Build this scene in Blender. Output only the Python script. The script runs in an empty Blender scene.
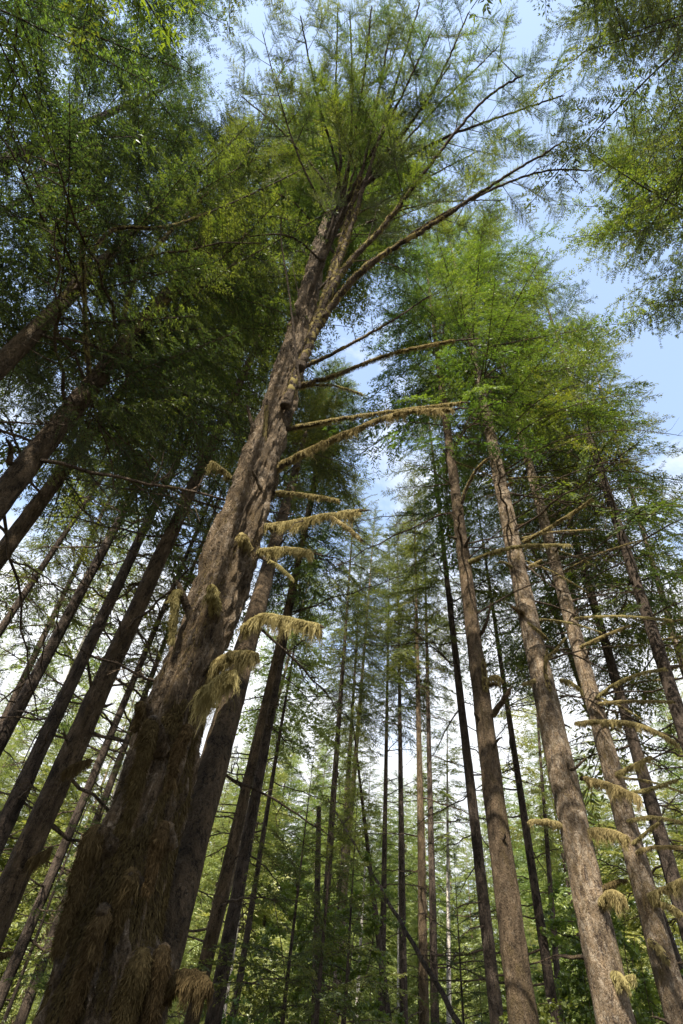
import bpy, math, random
import numpy as np
from mathutils import Vector, Matrix, noise
R = math.radians
random.seed(7)
scene = bpy.context.scene
COL = scene.collection

# ------------------------------------------------------------------ camera
FPX = 1024 * 20.0 / 36.0
PITCH, ROLL = R(46.7), math.atan2(63.5, 532.0)
CAM = np.array([0.0, 0.0, 1.6])
cp, sp = math.cos(PITCH), math.sin(PITCH)
cr, sr = math.cos(ROLL), math.sin(ROLL)
FW = np.array([0, cp, sp]); U0 = np.array([0, -sp, cp]); R0 = np.array([1.0, 0, 0])
RI = cr * R0 + sr * U0
UI = -sr * R0 + cr * U0
cam_d = bpy.data.cameras.new('camera')
cam_d.sensor_fit = 'VERTICAL'; cam_d.sensor_height = 36; cam_d.lens = 20
cam_d.clip_start = 0.05; cam_d.clip_end = 2000
cam = bpy.data.objects.new('camera', cam_d); COL.objects.link(cam)
cam.matrix_world = Matrix(((RI[0], UI[0], -FW[0], CAM[0]), (RI[1], UI[1], -FW[1], CAM[1]),
                           (RI[2], UI[2], -FW[2], CAM[2]), (0, 0, 0, 1)))
scene.camera = cam

def ray(px, py):
    return FW * FPX + RI * (px - 341.5) + UI * (512 - py)
def at(px, py, hd):                       # point seen there, hd metres away over the ground
    r = ray(px, py)
    return CAM + r * (hd / math.hypot(r[0], r[1]))
def at_h(px, py, h):                      # point seen there, h metres above the ground
    r = ray(px, py)
    return CAM + r * ((h - CAM[2]) / r[2])
def size_at(P, wpx):                      # real width of wpx pixels at P
    return wpx * float(np.dot(P - CAM, FW)) / FPX
def hd_for(px, py, wpx, diam):
    r = ray(px, py)
    return diam * FPX / wpx / FPX * math.hypot(r[0], r[1])

def proj(P):
    d = P - CAM; return np.array([np.dot(d, RI), -np.dot(d, UI)]) * FPX / np.dot(d, FW)
def seen_width(P, axis, diam):            # how wide an upright stem of that diameter looks there, in pixels across its own line
    t = proj(P + axis * .05) - proj(P - axis * .05); t /= np.linalg.norm(t)
    h = P[:2] - CAM[:2]; lat = np.array([-h[1], h[0], 0]) / np.linalg.norm(h)
    d = proj(P + lat * diam / 2) - proj(P - lat * diam / 2)
    return abs(d[0] * t[1] - d[1] * t[0])
# ------------------------------------------------------------------ mesh builder
class MB:
    def __init__(s):
        s.v, s.f, s.m, s.t, s.sm, s.n = [], [], [], [], [], 0
    def add(s, v, f, mat=0, tint=0.5, smooth=True):
        v = np.asarray(v, float).reshape(-1, 3); f = np.asarray(f, int).reshape(-1, 4)
        if len(f) == 0: return
        s.v.append(v); s.f.append(f + s.n); s.n += len(v)
        s.m.append(np.full(len(f), mat, np.int32))
        s.t.append(np.broadcast_to(np.asarray(tint, float), (len(f),)).copy())
        s.sm.append(np.full(len(f), smooth, bool))
    def quads(s, q, mat=0, tint=0.5):
        q = np.asarray(q, float).reshape(-1, 4, 3)
        s.add(q.reshape(-1, 3), np.arange(len(q) * 4).reshape(-1, 4), mat, tint, False)
    def tube(s, pts, rad, sides=6, mat=0, tint=0.5, wob=0.0, rng=None):
        pts = np.asarray(pts, float); rad = np.asarray(rad, float); n = len(pts)
        tan = np.gradient(pts, axis=0); tan /= np.linalg.norm(tan, axis=1)[:, None] + 1e-9
        ref = np.array([0, 0, 1.0]) if abs(tan[0][2]) < .8 else np.array([1.0, 0, 0])
        a = np.cross(tan, ref); a /= np.linalg.norm(a, axis=1)[:, None] + 1e-9
        b = np.cross(a, tan)
        th = np.linspace(0, 2 * math.pi, sides, endpoint=False)
        rr = rad[:, None] * np.ones(sides)
        if wob and rng is not None: rr = rr * (1 + wob * rng.uniform(-1, 1, rr.shape))
        v = pts[:, None, :] + rr[..., None] * (np.cos(th)[None, :, None] * a[:, None, :] + np.sin(th)[None, :, None] * b[:, None, :])
        i = np.arange(n - 1)[:, None] * sides; j = np.arange(sides)[None, :]; k = (j + 1) % sides
        f = np.stack([i + j, i + k, i + sides + k, i + sides + j], -1).reshape(-1, 4)
        s.add(v.reshape(-1, 3), f, mat, tint, True)
    def mesh(s, name, mats):
        v = np.concatenate(s.v); f = np.concatenate(s.f)
        me = bpy.data.meshes.new(name)
        me.vertices.add(len(v)); me.vertices.foreach_set('co', v.astype(np.float32).ravel())
        me.loops.add(f.size); me.loops.foreach_set('vertex_index', f.astype(np.int32).ravel())
        me.polygons.add(len(f)); me.polygons.foreach_set('loop_start', np.arange(0, f.size, 4, dtype=np.int32))
        me.polygons.foreach_set('material_index', np.concatenate(s.m))
        me.polygons.foreach_set('use_smooth', np.concatenate(s.sm))
        at_ = me.attributes.new('tint', 'FLOAT', 'FACE'); at_.data.foreach_set('value', np.concatenate(s.t).astype(np.float32))
        for m in mats: me.materials.append(m)
        me.update(calc_edges=True)
        return me

def link(name, me, parent=None, loc=(0, 0, 0)):
    o = bpy.data.objects.new(name, me); COL.objects.link(o); o.location = loc
    if parent: o.parent = parent
    return o
def thing(name, loc, label, cat, group=None):
    o = bpy.data.objects.new(name, None); COL.objects.link(o); o.location = loc
    o.empty_display_size = .3
    o['label'] = label; o['category'] = cat
    if group: o['group'] = group
    return o

# ------------------------------------------------------------------ materials
def nodes(name):
    m = bpy.data.materials.new(name); m.use_nodes = True
    nt = m.node_tree; nt.nodes.clear()
    out = nt.nodes.new('ShaderNodeOutputMaterial')
    return m, nt, out
def N(nt, t, **kw):
    n = nt.nodes.new(t)
    for k, v in kw.items():
        if k in n.inputs.keys() if isinstance(k, str) else False: n.inputs[k].default_value = v
        else: setattr(n, k, v)
    return n
def ramp(nt, fac, stops):
    n = nt.nodes.new('ShaderNodeValToRGB'); e = n.color_ramp.elements
    while len(e) > 1: e.remove(e[-1])
    for i, (p, c) in enumerate(stops):
        x = e[0] if i == 0 else e.new(p)
        x.position = p; x.color = (*c, 1)
    nt.links.new(fac, n.inputs[0]); return n.outputs[0]
def mix(nt, fac, a, b):
    n = nt.nodes.new('ShaderNodeMix'); n.data_type = 'RGBA'
    for s, v in ((0, fac), (6, a), (7, b)):
        if hasattr(v, 'links') or isinstance(v, bpy.types.NodeSocket): nt.links.new(v, n.inputs[s])
        else: n.inputs[s].default_value = v if s == 0 else (*v, 1)
    return n.outputs[2]
def noise_tex(nt, vec, scale, detail=4, rough=.6, dist=0):
    n = nt.nodes.new('ShaderNodeTexNoise'); n.inputs['Scale'].default_value = scale
    n.inputs['Detail'].default_value = detail; n.inputs['Roughness'].default_value = rough
    n.inputs['Distortion'].default_value = dist
    nt.links.new(vec, n.inputs['Vector']); return n.outputs[0]
def mapping(nt, vec, sc):
    n = nt.nodes.new('ShaderNodeMapping'); n.inputs['Scale'].default_value = sc
    nt.links.new(vec, n.inputs['Vector']); return n.outputs[0]

def bark_mat(name, dark, mid, pale, moss_c, lichen=.5, moss=.5, furrow=1.0):
    m, nt, out = nodes(name)
    tc = nt.nodes.new('ShaderNodeTexCoord'); oi = nt.nodes.new('ShaderNodeObjectInfo')
    add = nt.nodes.new('ShaderNodeVectorMath'); add.operation = 'ADD'
    nt.links.new(tc.outputs['Object'], add.inputs[0])
    sc = nt.nodes.new('ShaderNodeVectorMath'); sc.operation = 'SCALE'; sc.inputs[3].default_value = 37.0
    cmb = nt.nodes.new('ShaderNodeCombineXYZ')
    for k in range(3): nt.links.new(oi.outputs['Random'], cmb.inputs[k])
    nt.links.new(cmb.outputs[0], sc.inputs[0]); nt.links.new(sc.outputs[0], add.inputs[1])
    v = add.outputs[0]
    stretched = mapping(nt, v, (1, 1, .22))
    f1 = noise_tex(nt, stretched, 14 * furrow, 6, .65, .6)
    f2 = noise_tex(nt, mapping(nt, v, (1, 1, .6)), 45, 4, .7)
    vo = nt.nodes.new('ShaderNodeTexVoronoi'); vo.feature = 'DISTANCE_TO_EDGE'; vo.inputs['Scale'].default_value = 13 * furrow
    wv = nt.nodes.new('ShaderNodeMix'); wv.data_type = 'VECTOR'; wv.inputs[0].default_value = .42
    nz = nt.nodes.new('ShaderNodeTexNoise'); nz.inputs['Scale'].default_value = 9; nz.inputs['Detail'].default_value = 4
    st2 = mapping(nt, v, (1, 1, .45)); nt.links.new(st2, nz.inputs['Vector'])
    nt.links.new(st2, wv.inputs[4]); nt.links.new(nz.outputs['Color'], wv.inputs[5]); nt.links.new(wv.outputs[1], vo.inputs['Vector'])
    crack = nt.nodes.new('ShaderNodeMapRange'); crack.inputs[1].default_value = .0; crack.inputs[2].default_value = .16
    nt.links.new(vo.outputs['Distance'], crack.inputs[0])
    def lin(a, ka, b, kb, c):
        m1 = nt.nodes.new('ShaderNodeMath'); m1.operation = 'MULTIPLY_ADD'; nt.links.new(a, m1.inputs[0]); m1.inputs[1].default_value = ka; m1.inputs[2].default_value = c
        m2 = nt.nodes.new('ShaderNodeMath'); m2.operation = 'MULTIPLY_ADD'; nt.links.new(b, m2.inputs[0]); m2.inputs[1].default_value = kb; nt.links.new(m1.outputs[0], m2.inputs[2])
        return m2.outputs[0]
    relief = lin(crack.outputs[0], .13, lin(f1, 1.25, f2, .75, -.58), .85, .06)
    col = ramp(nt, relief, [(.34, dark), (.47, mid), (.7, tuple(min(1, c * 1.35) for c in mid))])
    li = noise_tex(nt, mapping(nt, v, (1, 1, .6)), 11, 10, .82, .8)
    lf = ramp(nt, li, [(.60 - .14 * lichen, (0, 0, 0)), (.78 - .14 * lichen, (.8, .8, .8))])
    col = mix(nt, lf, col, pale)
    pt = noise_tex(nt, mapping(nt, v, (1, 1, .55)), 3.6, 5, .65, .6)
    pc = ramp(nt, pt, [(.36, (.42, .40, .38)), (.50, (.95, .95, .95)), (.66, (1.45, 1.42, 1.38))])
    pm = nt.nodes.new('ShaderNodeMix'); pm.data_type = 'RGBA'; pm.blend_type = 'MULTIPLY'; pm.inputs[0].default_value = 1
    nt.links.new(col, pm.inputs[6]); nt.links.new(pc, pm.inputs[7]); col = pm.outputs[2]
    mo = noise_tex(nt, mapping(nt, v, (1, 1, .45)), 3.2, 8, .75, .8)
    mf = ramp(nt, mo, [(.72 - .36 * moss, (0, 0, 0)), (.86 - .36 * moss, (1, 1, 1))])
    mcol = ramp(nt, noise_tex(nt, mapping(nt, v, (1, 1, .12)), 38, 5, .7), [(.3, tuple(c * .5 for c in moss_c)), (.6, moss_c), (.8, tuple(c * 1.3 for c in moss_c))])
    col = mix(nt, mf, col, mcol)
    bs = nt.nodes.new('ShaderNodeBsdfPrincipled'); bs.inputs['Roughness'].default_value = .9
    bs.inputs['Specular IOR Level'].default_value = .2
    nt.links.new(col, bs.inputs['Base Color'])
    b1 = nt.nodes.new('ShaderNodeBump'); b1.inputs['Strength'].default_value = 1.0; b1.inputs['Distance'].default_value = .07
    nt.links.new(relief, b1.inputs['Height'])
    b2 = nt.nodes.new('ShaderNodeBump'); b2.inputs['Strength'].default_value = .9; b2.inputs['Distance'].default_value = .014
    nt.links.new(f2, b2.inputs['Height']); nt.links.new(b1.outputs[0], b2.inputs['Normal'])
    nt.links.new(b2.outputs[0], bs.inputs['Normal'])
    nt.links.new(bs.outputs[0], out.inputs[0])
    return m

def leaf_mat(name, c0, c1, c2, trans=.45, tr_c=(1.25, 1.25, .6), hv=.06, gloss=.05):
    m, nt, out = nodes(name)
    a = nt.nodes.new('ShaderNodeAttribute'); a.attribute_name = 'tint'
    oi = nt.nodes.new('ShaderNodeObjectInfo')
    col = ramp(nt, a.outputs['Fac'], [(0, c0), (.5, c1), (1, c2)])
    h = nt.nodes.new('ShaderNodeHueSaturation')
    ma = nt.nodes.new('ShaderNodeMapRange'); ma.inputs[3].default_value = .5 - hv * .6; ma.inputs[4].default_value = .5 + hv * .35
    nt.links.new(oi.outputs['Random'], ma.inputs[0]); nt.links.new(ma.outputs[0], h.inputs['Hue'])
    nt.links.new(col, h.inputs['Color'])
    d = nt.nodes.new('ShaderNodeBsdfDiffuse'); nt.links.new(h.outputs[0], d.inputs[0])
    t = nt.nodes.new('ShaderNodeBsdfTranslucent')
    mul = nt.nodes.new('ShaderNodeMix'); mul.data_type = 'RGBA'; mul.blend_type = 'MULTIPLY'; mul.inputs[0].default_value = 1
    nt.links.new(h.outputs[0], mul.inputs[6]); mul.inputs[7].default_value = (*tr_c, 1)
    nt.links.new(mul.outputs[2], t.inputs[0])
    g = nt.nodes.new('ShaderNodeBsdfGlossy'); g.inputs['Roughness'].default_value = .45
    g.inputs[0].default_value = (.8, .85, .9, 1)
    s1 = nt.nodes.new('ShaderNodeMixShader'); s1.inputs[0].default_value = trans
    nt.links.new(d.outputs[0], s1.inputs[1]); nt.links.new(t.outputs[0], s1.inputs[2])
    s2 = nt.nodes.new('ShaderNodeMixShader'); s2.inputs[0].default_value = gloss
    nt.links.new(s1.outputs[0], s2.inputs[1]); nt.links.new(g.outputs[0], s2.inputs[2])
    nt.links.new(s2.outputs[0], out.inputs[0])
    return m

MOSS_BROWN = (.125, .085, .04)
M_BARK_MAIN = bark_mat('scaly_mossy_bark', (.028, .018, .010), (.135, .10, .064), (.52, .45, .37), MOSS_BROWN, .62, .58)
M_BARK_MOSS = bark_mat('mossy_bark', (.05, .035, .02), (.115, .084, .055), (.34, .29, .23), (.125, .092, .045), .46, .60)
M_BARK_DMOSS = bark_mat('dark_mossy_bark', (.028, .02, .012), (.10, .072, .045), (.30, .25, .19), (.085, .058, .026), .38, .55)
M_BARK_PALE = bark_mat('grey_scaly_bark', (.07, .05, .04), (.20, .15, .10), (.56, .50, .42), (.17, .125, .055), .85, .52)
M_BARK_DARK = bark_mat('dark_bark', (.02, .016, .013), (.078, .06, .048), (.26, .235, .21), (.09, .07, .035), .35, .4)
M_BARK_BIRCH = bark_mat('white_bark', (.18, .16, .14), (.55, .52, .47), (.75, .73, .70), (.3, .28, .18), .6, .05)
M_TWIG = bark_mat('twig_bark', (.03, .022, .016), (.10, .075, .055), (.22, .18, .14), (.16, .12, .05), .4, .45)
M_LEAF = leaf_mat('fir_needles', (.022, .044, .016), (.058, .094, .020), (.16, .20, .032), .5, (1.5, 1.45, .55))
M_LEAF_TOP = leaf_mat('sun_painted_needles', (.032, .062, .017), (.085, .135, .028), (.17, .22, .042), .55, (1.38, 1.42, .5))  # brighter copy of the fir needles, sunlight put into the colour
M_LEAF_DARK = leaf_mat('shade_painted_needles', (.018, .038, .018), (.046, .08, .026), (.13, .175, .034), .5, (1.3, 1.35, .6))  # darker copy of the fir needles, canopy shade put into the colour
M_LEAF_FAR = leaf_mat('far_needles', (.09, .13, .042), (.18, .235, .07), (.27, .31, .10), .5, (1.4, 1.35, .65))  # paled needles, colour stands in for sun the stand does not get
M_BROAD = leaf_mat('broad_leaves', (.06, .10, .02), (.12, .18, .035), (.19, .25, .05), .5)
M_MOSS = leaf_mat('hanging_moss', (.125, .105, .045), (.25, .215, .098), (.37, .325, .165), .25, (1.1, 1.0, .7), .02, 0)
M_MOSS_D = leaf_mat('brown_moss', (.042, .031, .016), (.085, .063, .031), (.145, .112, .055), .2, (1.1, 1.0, .7), .02, 0)

# ------------------------------------------------------------------ foliage
def unit(v): return v / (np.linalg.norm(v, axis=-1, keepdims=True) + 1e-9)

JIT = [.45]
def sprigs(rng, base, dirs, up, ln, wr):
    """kite shaped needle sprigs: base (n,3), dirs (n,3), ln (n,)"""
    n = len(base)
    dirs = unit(dirs)
    nrm = unit(up + rng.normal(0, JIT[0], (n, 3)))
    side = unit(np.cross(dirs, nrm))
    w = ln * wr * rng.uniform(.75, 1.25, n)
    nn = np.cross(side, dirs)
    mid = base + dirs * (ln * .45)[:, None] + nn * (ln * .06)[:, None]
    tip = base + dirs * ln[:, None] - nn * (ln * .08)[:, None]
    return np.stack([base, mid + side * (w * .5)[:, None], tip, mid - side * (w * .5)[:, None]], 1)

def bough(rng, L, W, tg, sg, sl, wr=.26, rise=.12, droop=.3, bare=.15, wood=True):
    """a flat conifer bough along +X; returns leaf quads, tints, list of tubes"""
    n = 9
    s = np.linspace(0, 1, n)
    bend = rng.uniform(-.12, .12)
    ax = np.stack([s * L, bend * L * s ** 2, (rise * s - droop * s ** 2) * L], 1)
    Q, T, tubes = [], [], []
    tubes.append((ax, .004 * L * (1 - s * .85) + .003, 4))
    def axp(q):
        return np.array([np.interp(q, s, ax[:, k]) for k in range(3)])
    for side in (-1, 1):
        q = bare + rng.uniform(0, tg / L)
        while q < .985:
            shp = min(1, (q - bare) / .22 + .25) * (1 - q) ** .75 + .05
            l = W * L * shp * rng.uniform(.4, 1.35)
            if rng.random() < .13: q += tg / L; continue
            if l < sl * .8: l = sl * .8
            ang = R(rng.uniform(32, 74))
            d = unit(np.array([math.cos(ang), side * math.sin(ang), rng.uniform(-.5, .2)]))
            b = axp(q)
            ts = np.clip((np.arange(sg * .6, l, sg) + rng.uniform(-.5, .5, len(np.arange(sg * .6, l, sg))) * sg) / l, 0, 1)
            dz = rng.uniform(.05, .3)
            pt = b + d * (ts * l)[:, None]; pt[:, 2] -= dz * l * ts ** 2
            if wood and l > .25:
                tt = np.array([0, .5, 1.0]); pw = b + d * (tt * l)[:, None]; pw[:, 2] -= dz * l * tt ** 2
                tubes.append((pw, np.array([.0045, .0035, .0015]) * (L / 3) ** .5, 3))
            pd = np.cross(np.array([0, 0, 1.0]), d)
            for ss in (-1, 1):
                a2 = R(50) + rng.normal(0, .2, len(ts))
                dd = d * np.cos(a2)[:, None] + ss * pd * np.sin(a2)[:, None] + rng.normal(0, .16, (len(ts), 3))
                dd[:, 2] -= .1
                ln = sl * (1.15 - .55 * ts) * rng.uniform(.6, 1.25, len(ts))
                Q.append(sprigs(rng, pt, dd, np.array([0, 0, 1.0]), ln, wr))
                T.append(.30 + .3 * ts + .25 * q + rng.normal(0, .12, len(ts)))
            Q.append(sprigs(rng, (b + d * l * .92 - np.array([0, 0, dz * l * .85]))[None], d[None], np.array([0, 0, 1.0]), np.array([sl * .8]), wr))
            T.append(np.array([.85]))
            q += tg / L * rng.uniform(.75, 1.3)
    return np.concatenate(Q), np.clip(np.concatenate(T), 0, 1), tubes

def rot(az, tilt, roll):
    return np.array(Matrix.Rotation(az, 3, 'Z') @ Matrix.Rotation(-tilt, 3, 'Y') @ Matrix.Rotation(roll, 3, 'X'))

def put_bough(mb, tp, M, off, scale, tshift=0.0, wood=True):
    Q, T, tubes = tp
    mb.quads((Q * scale) @ M.T + off, 0, np.clip(T + tshift, 0, 1))
    if wood:
        for p, r, sd in tubes: mb.tube((p * scale) @ M.T + off, r * scale, sd, 1)

def crown_mesh(seed, Hc, Rc, nb, tps, tilt0=-12, tilt1=38, shape=.75, wood=True, low=.25, L0=3.0):
    rng = np.random.default_rng(seed); mb = MB()
    for i in range(nb):
        t = (i + rng.uniform(0, 1)) / nb
        t = t ** (.8 if Hc == 18 else .95)
        az = i * 2.39996 + rng.normal(0, .45); lop = 1 + .28 * math.cos(az - seed) + .15 * math.cos(2 * az + seed * 2 + t * 5)
        ln = Rc * ((1 - t) ** shape) * min(1, low + t / .18) * lop * rng.uniform(.45, 1.25) + .35
        tilt = R(tilt0 + (tilt1 - tilt0) * t + rng.normal(0, 8))
        M = rot(az, tilt, rng.normal(0, .3))
        put_bough(mb, tps[rng.integers(len(tps))], M, np.array([0, 0, t * Hc]), ln / L0, rng.normal(0, .13), wood)
    return mb

rg = np.random.default_rng(3)
TP_NEAR = [bough(rg, 3.0, .36, .080, .034, .078, wr=.27, rise=.30, droop=.10, bare=rg.uniform(.12, .34)) for _ in range(8)]
JIT[0] = .6
TP_MID = [bough(rg, 3.0, .36, .12, .065, .125, .30, .10, rg.uniform(.15, .4)) for _ in range(8)]
JIT[0] = 1.0
TP_FAR = [bough(rg, 3.0, .46, .20, .12, .24, .34, .05, rg.uniform(.2, .45), wood=False) for _ in range(6)]

JIT[0] = .6
CROWN = {}
def crown(key):
    if key not in CROWN:
        kind, i = key
        if kind == 'near': mb = crown_mesh(100 + i, 20, 4.1, 140, TP_NEAR, -24, 40, .52)
        if kind == 'mid': mb = crown_mesh(200 + i, 18, 3.4, 135, TP_MID, -26, 40, .58, low=.4)
        if kind == 'sparse': mb = crown_mesh(250 + i, 18, 3.3, 34, TP_MID, -26, 40, .58)
        if kind == 'far': mb = crown_mesh(300 + i, 20, 3.2, 110, TP_FAR, -22, 36, .72, False)
        if kind == 'full': mb = crown_mesh(400 + i, 25, 4.2, 330, TP_FAR, -22, 36, .85, False, .6)
        if kind == 'young': mb = crown_mesh(500 + i, 7, 2.3, 46, TP_MID, -14, 40, .9, True, .7)
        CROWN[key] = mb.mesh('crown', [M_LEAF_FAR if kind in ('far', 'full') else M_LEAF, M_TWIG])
    return CROWN[key]

# dead bare branches, shared meshes along +X
def dead_branch(seed, L):
    rng = np.random.default_rng(seed); mb = MB()
    n = 10; s = np.linspace(0, 1, n)
    ax = np.stack([s * L, rng.uniform(-.15, .15) * L * s ** 2, (rng.uniform(-.05, .15) * s - rng.uniform(.0, .22) * s ** 2) * L], 1)
    ax[1:, 1:] += rng.normal(0, .012 * L, (n - 1, 2))
    mb.tube(ax, .019 * (1 - s * .8) + .003, 5)
    for k in range(int(L * 9)):
        q = rng.uniform(.2, .97); b = np.array([np.interp(q, s, ax[:, j]) for j in range(3)])
        l = rng.uniform(.15, .55) * (1.2 - q) * (L / 2)
        a = R(rng.uniform(30, 75)) * rng.choice([-1, 1])
        d = np.array([math.cos(a), math.sin(a), rng.uniform(-.5, .3)])
        p = np.stack([b, b + d * l * .5 + rng.normal(0, .03, 3), b + d * l + np.array([0, 0, -.15 * l])])
        mb.tube(p, [.008, .006, .003], 3)
        if rng.random() < .5:
            e = p[1] + (d + rng.normal(0, .6, 3)) * l * .4
            mb.tube(np.stack([p[1], e]), [.005, .0025], 3)
    return mb.mesh('branch', [M_TWIG])
DEAD = [dead_branch(40 + i, L) for i, L in enumerate((1.4, 1.8, 2.2, 2.6, 3.0, 2.0, 1.6, 2.4))]

# ------------------------------------------------------------------ moss
def fringe(mb, rng, pts, rad, lmin, lmax, per_m, wid=.0034, spread=1.0, mult=3.6):
    """moss sleeve plus hanging strands along a polyline"""
    pts = np.asarray(pts); seg = np.linalg.norm(np.diff(pts, axis=0), axis=1); cum = np.concatenate([[0], np.cumsum(seg)])
    L = cum[-1]
    n = max(6, int(L / .05)); q = np.linspace(0, L, n)
    ax = np.stack([np.interp(q, cum, pts[:, k]) for k in range(3)], 1)
    rr = np.interp(q, cum, rad) + .005; rr[0] *= .6; rr[-1] *= .3
    ax2 = ax + np.array([0, 0, .008])
    mb.tube(ax2, rr * rng.uniform(.75, 1.05, n), 8, 0, .35, .22, rng)
    m = max(10, int(L * per_m * mult))
    t = rng.uniform(0, L, m)
    P = np.stack([np.interp(t, cum, pts[:, k]) for k in range(3)], 1)
    r = np.interp(t, cum, rad)
    tan = unit(pts[-1] - pts[0]); sd = unit(np.cross(tan, np.array([0, 0, 1.0])) + 1e-6)
    off = rng.uniform(-1, 1, m)
    P = P + sd * (off * (r + .014))[:, None] * spread + np.array([0, 0, 1.0]) * (np.sqrt(np.maximum(0, 1 - off ** 2)) * r * .5 - r * .2)[:, None]
    ph = rng.uniform(0, 6.28, 4)
    lf = .5 + .25 * np.sin(t * 9 + ph[0]) + .18 * np.sin(t * 23 + ph[1]) + .15 * np.sin(t * 47 + ph[2])
    lf = np.clip(lf * rng.uniform(.15, 1.0, m) ** 1.3 * 1.25 + .06 * np.sin(t * 110 + ph[3]), .03, 1.15) * np.minimum(1, .45 + 2.2 * t / L)
    ln = lmin + (lmax - lmin) * lf
    strands(mb, rng, P, ln, wid, sway_k=.11)
    a_ = rng.uniform(-2.4, 2.4, m) ; hd_ = sd[None] * np.sin(a_)[:, None] + np.array([0, 0, 1.0]) * np.cos(a_)[:, None]
    Q_ = np.stack([np.interp(t, cum, pts[:, k]) for k in range(3)], 1) + hd_ * (r + .011)[:, None]
    fuzz(mb, rng, Q_, hd_, .034)
def fuzz(mb, rng, P, nrm, ln, tint=.5):
    m = len(P); d = unit(nrm * .38 + rng.normal(0, .30, (m, 3)) + np.array([0, 0, -.95])); l = ln * rng.uniform(.4, 1.3, m)
    w = unit(np.cross(d, nrm + rng.normal(0, .4, (m, 3)))) * (.0036 * rng.uniform(.7, 1.4, m))[:, None]
    e = P + d * l[:, None] + np.array([0, 0, -.25]) * l[:, None]
    mb.quads(np.stack([P - w, P + w, e + w * .3, e - w * .3], 1), 0, np.clip(tint + rng.normal(0, .22, m), 0, 1))
def strands(mb, rng, P, ln, wid, out=None, tint=.5, sway_k=.10):
    m = len(P)
    ang = rng.uniform(0, math.pi, m); wv = np.stack([np.cos(ang), np.sin(ang), np.zeros(m)], 1) * (wid * rng.uniform(.5, 1.5, m))[:, None]
    key = np.floor(P / .045).astype(int) @ np.array([73, 179, 283]) % 997          # neighbours lean together into wisps
    tab = rng.normal(0, 1, (997, 3)); ltab = rng.uniform(.45, 1.2, 997)
    sway = tab[key] * sway_k * 1.3 + rng.normal(0, sway_k * .6, (m, 3)); sway[:, 2] = 0
    ln = ln * ltab[key]
    curl = rng.normal(0, .16, (m, 3)); curl[:, 2] = 0
    dn = np.array([0, 0, -1.0]); L_ = ln[:, None]
    a = P; b = P + dn * L_ * .36 + (sway * .45 + curl * .5) * L_; c = P + dn * L_ * .70 + (sway * .8 - curl * .3) * L_; e = P + dn * L_ + (sway + curl * .4) * L_
    if out is not None: b = b + out * (ln * .05)[:, None]; e = e - out * (ln * .02)[:, None]
    tt = np.clip(tint + .22 * tab[key][:, 2] + rng.normal(0, .16, m), 0, 1)
    for p, q, u, w in ((a, b, 1, .9), (b, c, .9, .6), (c, e, .6, .1)):
        mb.quads(np.stack([p - wv * u, p + wv * u, q + wv * w, q - wv * w], 1), 0, tt)

# ------------------------------------------------------------------ trunks
def trunk_mesh(path, rad, mat, sides, step, amp, seed, flare=.35, lump=.04):
    """path (n,3) local, dense rings with furrowed, lumpy bark"""
    path = np.asarray(path, float); rad = np.asarray(rad, float)
    seg = np.linalg.norm(np.diff(path, axis=0), axis=1); cum = np.concatenate([[0], np.cumsum(seg)])
    n = max(8, int(cum[-1] / step)); q = np.linspace(0, cum[-1], n)
    ax = np.stack([np.interp(q, cum, path[:, k]) for k in range(3)], 1)
    r = np.interp(q, cum, rad)
    rng = np.random.default_rng(seed)
    wob = np.cumsum(rng.normal(0, 1, (n, 2)), axis=0); wob -= np.linspace(0, 1, n)[:, None] * wob[-1]
    k = max(3, int(.8 / step)); ker = np.ones(k) / k
    for c in range(2): ax[:, c] += np.convolve(wob[:, c], ker, 'same') * .004 * step ** .5
    r = r * (1 + flare * np.exp(-q / .55))
    th = np.linspace(0, 2 * math.pi, sides, endpoint=False)
    d = np.ones((n, sides))
    if amp > 0 or lump > 0:
        ox = seed * 3.7
        for i in range(n):
            for j in range(sides):
                cx, sx = math.cos(th[j]), math.sin(th[j])
                x = 0.0
                if amp > 0:
                    x += amp * (noise.noise((cx * r[i] * 16 + ox, sx * r[i] * 16, q[i] * 2.6)) + .55 * noise.noise((cx * r[i] * 34, sx * r[i] * 34 + ox, q[i] * 7)))
                if lump > 0:
                    x += lump * noise.noise((cx * 1.1 + ox, sx * 1.1, q[i] * .9)) + lump * .6 * noise.noise((cx * 2.3, sx * 2.3 + ox, q[i] * 2.4))
                d[i, j] += x
    v = ax[:, None, :] + (r[:, None] * d)[..., None] * np.stack([np.cos(th), np.sin(th), np.zeros(sides)], 1)[None]
    i = np.arange(n - 1)[:, None] * sides; j = np.arange(sides)[None, :]; kk = (j + 1) % sides
    f = np.stack([i + j, i + kk, i + sides + kk, i + sides + j], -1).reshape(-1, 4)
    mb = MB(); mb.add(v.reshape(-1, 3), f)
    # close the top
    top = v[-1].mean(0); 
    tv = np.concatenate([v[-1], [top]]); tf = np.array([[a, (a + 1) % sides, sides, sides] for a in range(sides)])
    tf = np.array([[2 * a % sides, (2 * a + 1) % sides, (2 * a + 2) % sides, sides] for a in range(sides // 2)])
    mb.add(tv, tf)
    return mb.mesh('trunk', [mat])

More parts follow.
